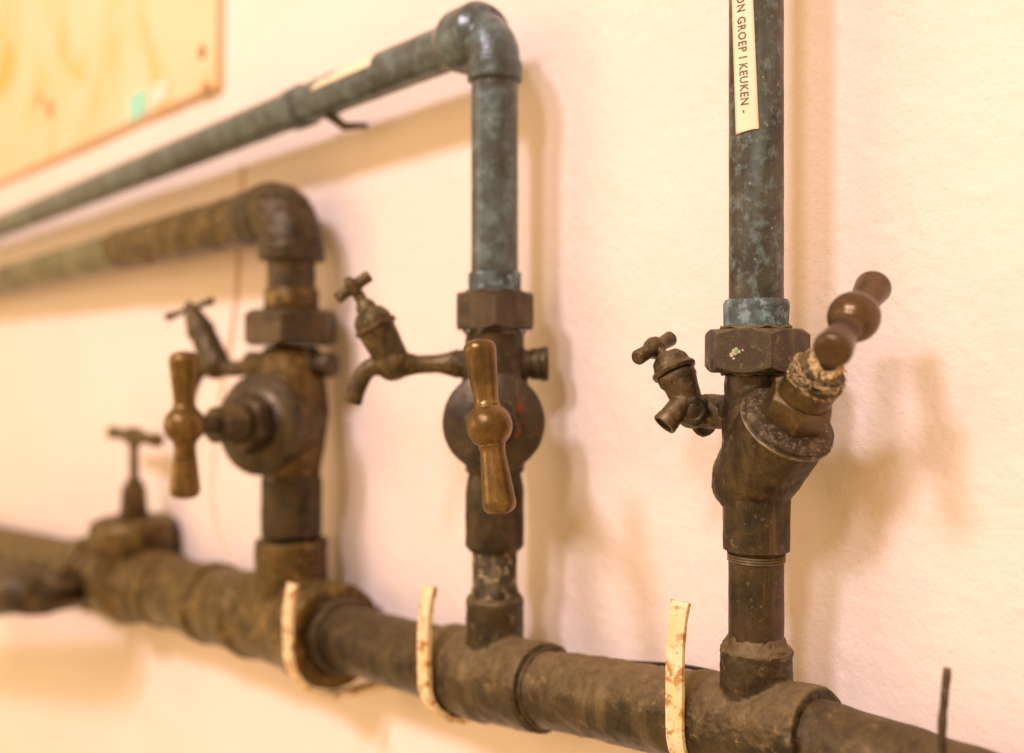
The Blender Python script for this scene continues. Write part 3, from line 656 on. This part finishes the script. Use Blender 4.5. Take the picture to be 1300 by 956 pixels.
# ---------------------------------------------------------------- panel on the wall
pn = empty('wall_panel', at(275, 112, 0), 'yellowed board with orange stains fixed to the wall at the top left', 'board')
cB, cL = at(275, 112, -.006), at(0, 232, -.006)
sl = (cL.z-cB.z)/(cL.x-cB.x); XL = -3.2
bm = bmesh.new()
fr = [(cB.x, cB.z), (cB.x+.006, cB.z+.8), (XL, cB.z+.8), (XL, cB.z+sl*(XL-cB.x))]
f1 = [bm.verts.new((x, -.006, z)) for x, z in fr]; b1 = [bm.verts.new((x, .003, z)) for x, z in fr]
bm.faces.new(f1); bm.faces.new(b1[::-1])
for i in range(4): bm.faces.new((f1[i], b1[i], b1[(i+1) % 4], f1[(i+1) % 4]))
finish('board', bm, M['panel'], pn, bevel=.0012)
bm = bmesh.new()
tube(bm, [(cB.x-.002, -.0062, cB.z+.003), (XL, -.0062, cB.z+sl*(XL-cB.x)+.003)], .0013, 8); finish('edge_strip', bm, M['panel_edge'], pn)
bm = bmesh.new(); tube(bm, [(cB.x, -.0062, cB.z), (cB.x+.006, -.0062, cB.z+.8)], .0009, 8); finish('edge_strip', bm, M['panel_edge'], pn)
for px, py, r_ in ((257, 66, .0062), (64, 138, .0110), (262, 112, .0060), (50, 128, .0070)):
    bm = bmesh.new(); p = at(px, py, -.006); lathe(bm, p, (0, -1, 0), [(0, r_), (.0012, r_*.95), (.0020, r_*.6), (.0022, 0)], 20); finish('screw', bm, M['screw'], pn, amp=.0008, freq=200)
def sticker(px, py, wd, ht, mat, nm, label, cat='sticker'):
    p = at(px, py, -.0066); bm = bmesh.new(); box(bm, p, wd, .0006, ht, Matrix.Rotation(R(-3), 4, 'Y')); o = finish(nm, bm, M[mat]); o['label'] = label; o['category'] = cat
sticker(174, 133, .046, .024, 'teal_tape', 'teal_sticker', 'small pale teal sticker near the lower edge of the yellowed board')
sticker(202, 117, .040, .018, 'pink_tape', 'pink_sticker', 'pale pink paper scrap beside the teal sticker on the board')

# ---------------------------------------------------------------- lettered tapes (strips bent round the pipes)
def wrap(X, r, ang, z):     # point on riser 3's surface; ang measured from the direction of the camera
    v_ = tocam(Vector((X, PY, H0))); a_ = math.atan2(v_.y, v_.x)+ang
    return Vector((X+math.cos(a_)*r, PY+math.sin(a_)*r, z))
def ang3(px): return math.asin(max(-1, min(1, (px-959.5)*k3*.985/.0095)))
lt = empty('label_tape', wrap(X3, .0096, 0, tz(80, k3)), 'long cream embossed label tape lettered ON GROEP I KEUKEN down the right riser', 'label')
bm = bmesh.new(); N = 60; rows = []
for i in range(N+1):
    py = -60+i*(175.0+60)/N; row = []
    l, r_ = 930.2+(py*.030 if py > 0 else 0), 955.5+py*.042
    for j in range(9):
        px = l+(r_-l)*j/8; tilt_ = -(j/8)*5 if i == N else 0
        row.append(wrap(X3, .00985, ang3(px), tz(py+tilt_, k3)))
    rows.append([bm.verts.new(p) for p in row])
for A, B in zip(rows, rows[1:]):
    for j in range(8): bm.faces.new((A[j], A[j+1], B[j+1], B[j]))
o = finish('tape', bm, M['tape'], lt); md = o.modifiers.new('s', 'SOLIDIFY'); md.thickness = .00018; md.offset = 0
def text_mesh(s, size):
    cu = bpy.data.curves.new('t', 'FONT'); cu.body = s; cu.size = size; cu.resolution_u = 2; cu.offset = size*.022; cu.space_character = 1.12
    t = bpy.data.objects.new('t', cu); C.objects.link(t); bpy.context.view_layer.update()
    me = bpy.data.meshes.new_from_object(t.evaluated_get(bpy.context.evaluated_depsgraph_get())); bpy.data.objects.remove(t); return me
def lettering(s, size, fn, parent, length=None):
    me = text_mesh(s, size); bm = bmesh.new(); bm.from_mesh(me)
    if length:
        W_ = max(v_.co.x for v_ in bm.verts)
        for v_ in bm.verts: v_.co.x *= length/W_
    bmesh.ops.subdivide_edges(bm, edges=[e_ for e_ in bm.edges if e_.calc_length() > .0006], cuts=1)
    for v_ in bm.verts: v_.co = fn(v_.co.x, v_.co.y)
    bmesh.ops.triangulate(bm, faces=bm.faces)
    return finish('lettering', bm, M['ink'], parent, angle=180)
# text runs downwards, letter tops to the right; pixels: x along text -> py, y up -> px
TS = 12.6
lettering('ON GROEP I KEUKEN -', 13.5, lambda x, y: wrap(X3, .01002, ang3(936.6+x*.036+y), tz(x+2, k3)), lt, 148)
# tape on the blue horizontal pipe
bt = empty('label_tape', at(450, 85), 'short cream label tape on top of the blue horizontal pipe', 'label')
xa, xb_ = at(412, 105).x, at(492, 70).x
bm = bmesh.new(); rows = []
for i in range(13):
    x = xa+(xb_-xa)*i/12
    rows.append([bm.verts.new((x, PY-.01135*math.sin(a_), ZU+.01135*math.cos(a_))) for a_ in [R(33+j*50/8) for j in range(9)]])
for A, B in zip(rows, rows[1:]):
    for j in range(8): bm.faces.new((A[j], A[j+1], B[j+1], B[j]))
o = finish('tape', bm, M['tape'], bt); md = o.modifiers.new('s', 'SOLIDIFY'); md.thickness = .0002; md.offset = 0

# ---------------------------------------------------------------- dust fibres clinging to the metal
def fibres(name, label, spots):
    bm = bmesh.new()
    for (p, n_, sp) in spots:
        for i in range(n_):
            a_ = p+Vector([random.uniform(-1, 1)*sp for _ in range(3)]); d_ = Vector([random.uniform(-1, 1) for _ in range(3)]).normalized()*.0022
            pts = [a_, a_+d_, a_+d_*1.7+Vector([random.uniform(-1, 1)*.0012 for _ in range(3)])]
            tube(bm, spline(pts, 3), .00004, 4)
    return bm
bm = fibres('', '', [(at(1008, 818), 14, .0018), (at(922, 822), 12, .0018), (at(899, 460, -.045), 8, .0015), (at(926, 778, PY), 3, .001), (at(880, 500), 8, .0016)])
o = finish('dust_fibres', bm, M['hair']); o['kind'] = 'stuff'; o['label'] = 'fine dust fibres clinging round the right valve and its tap'; o['category'] = 'dust'
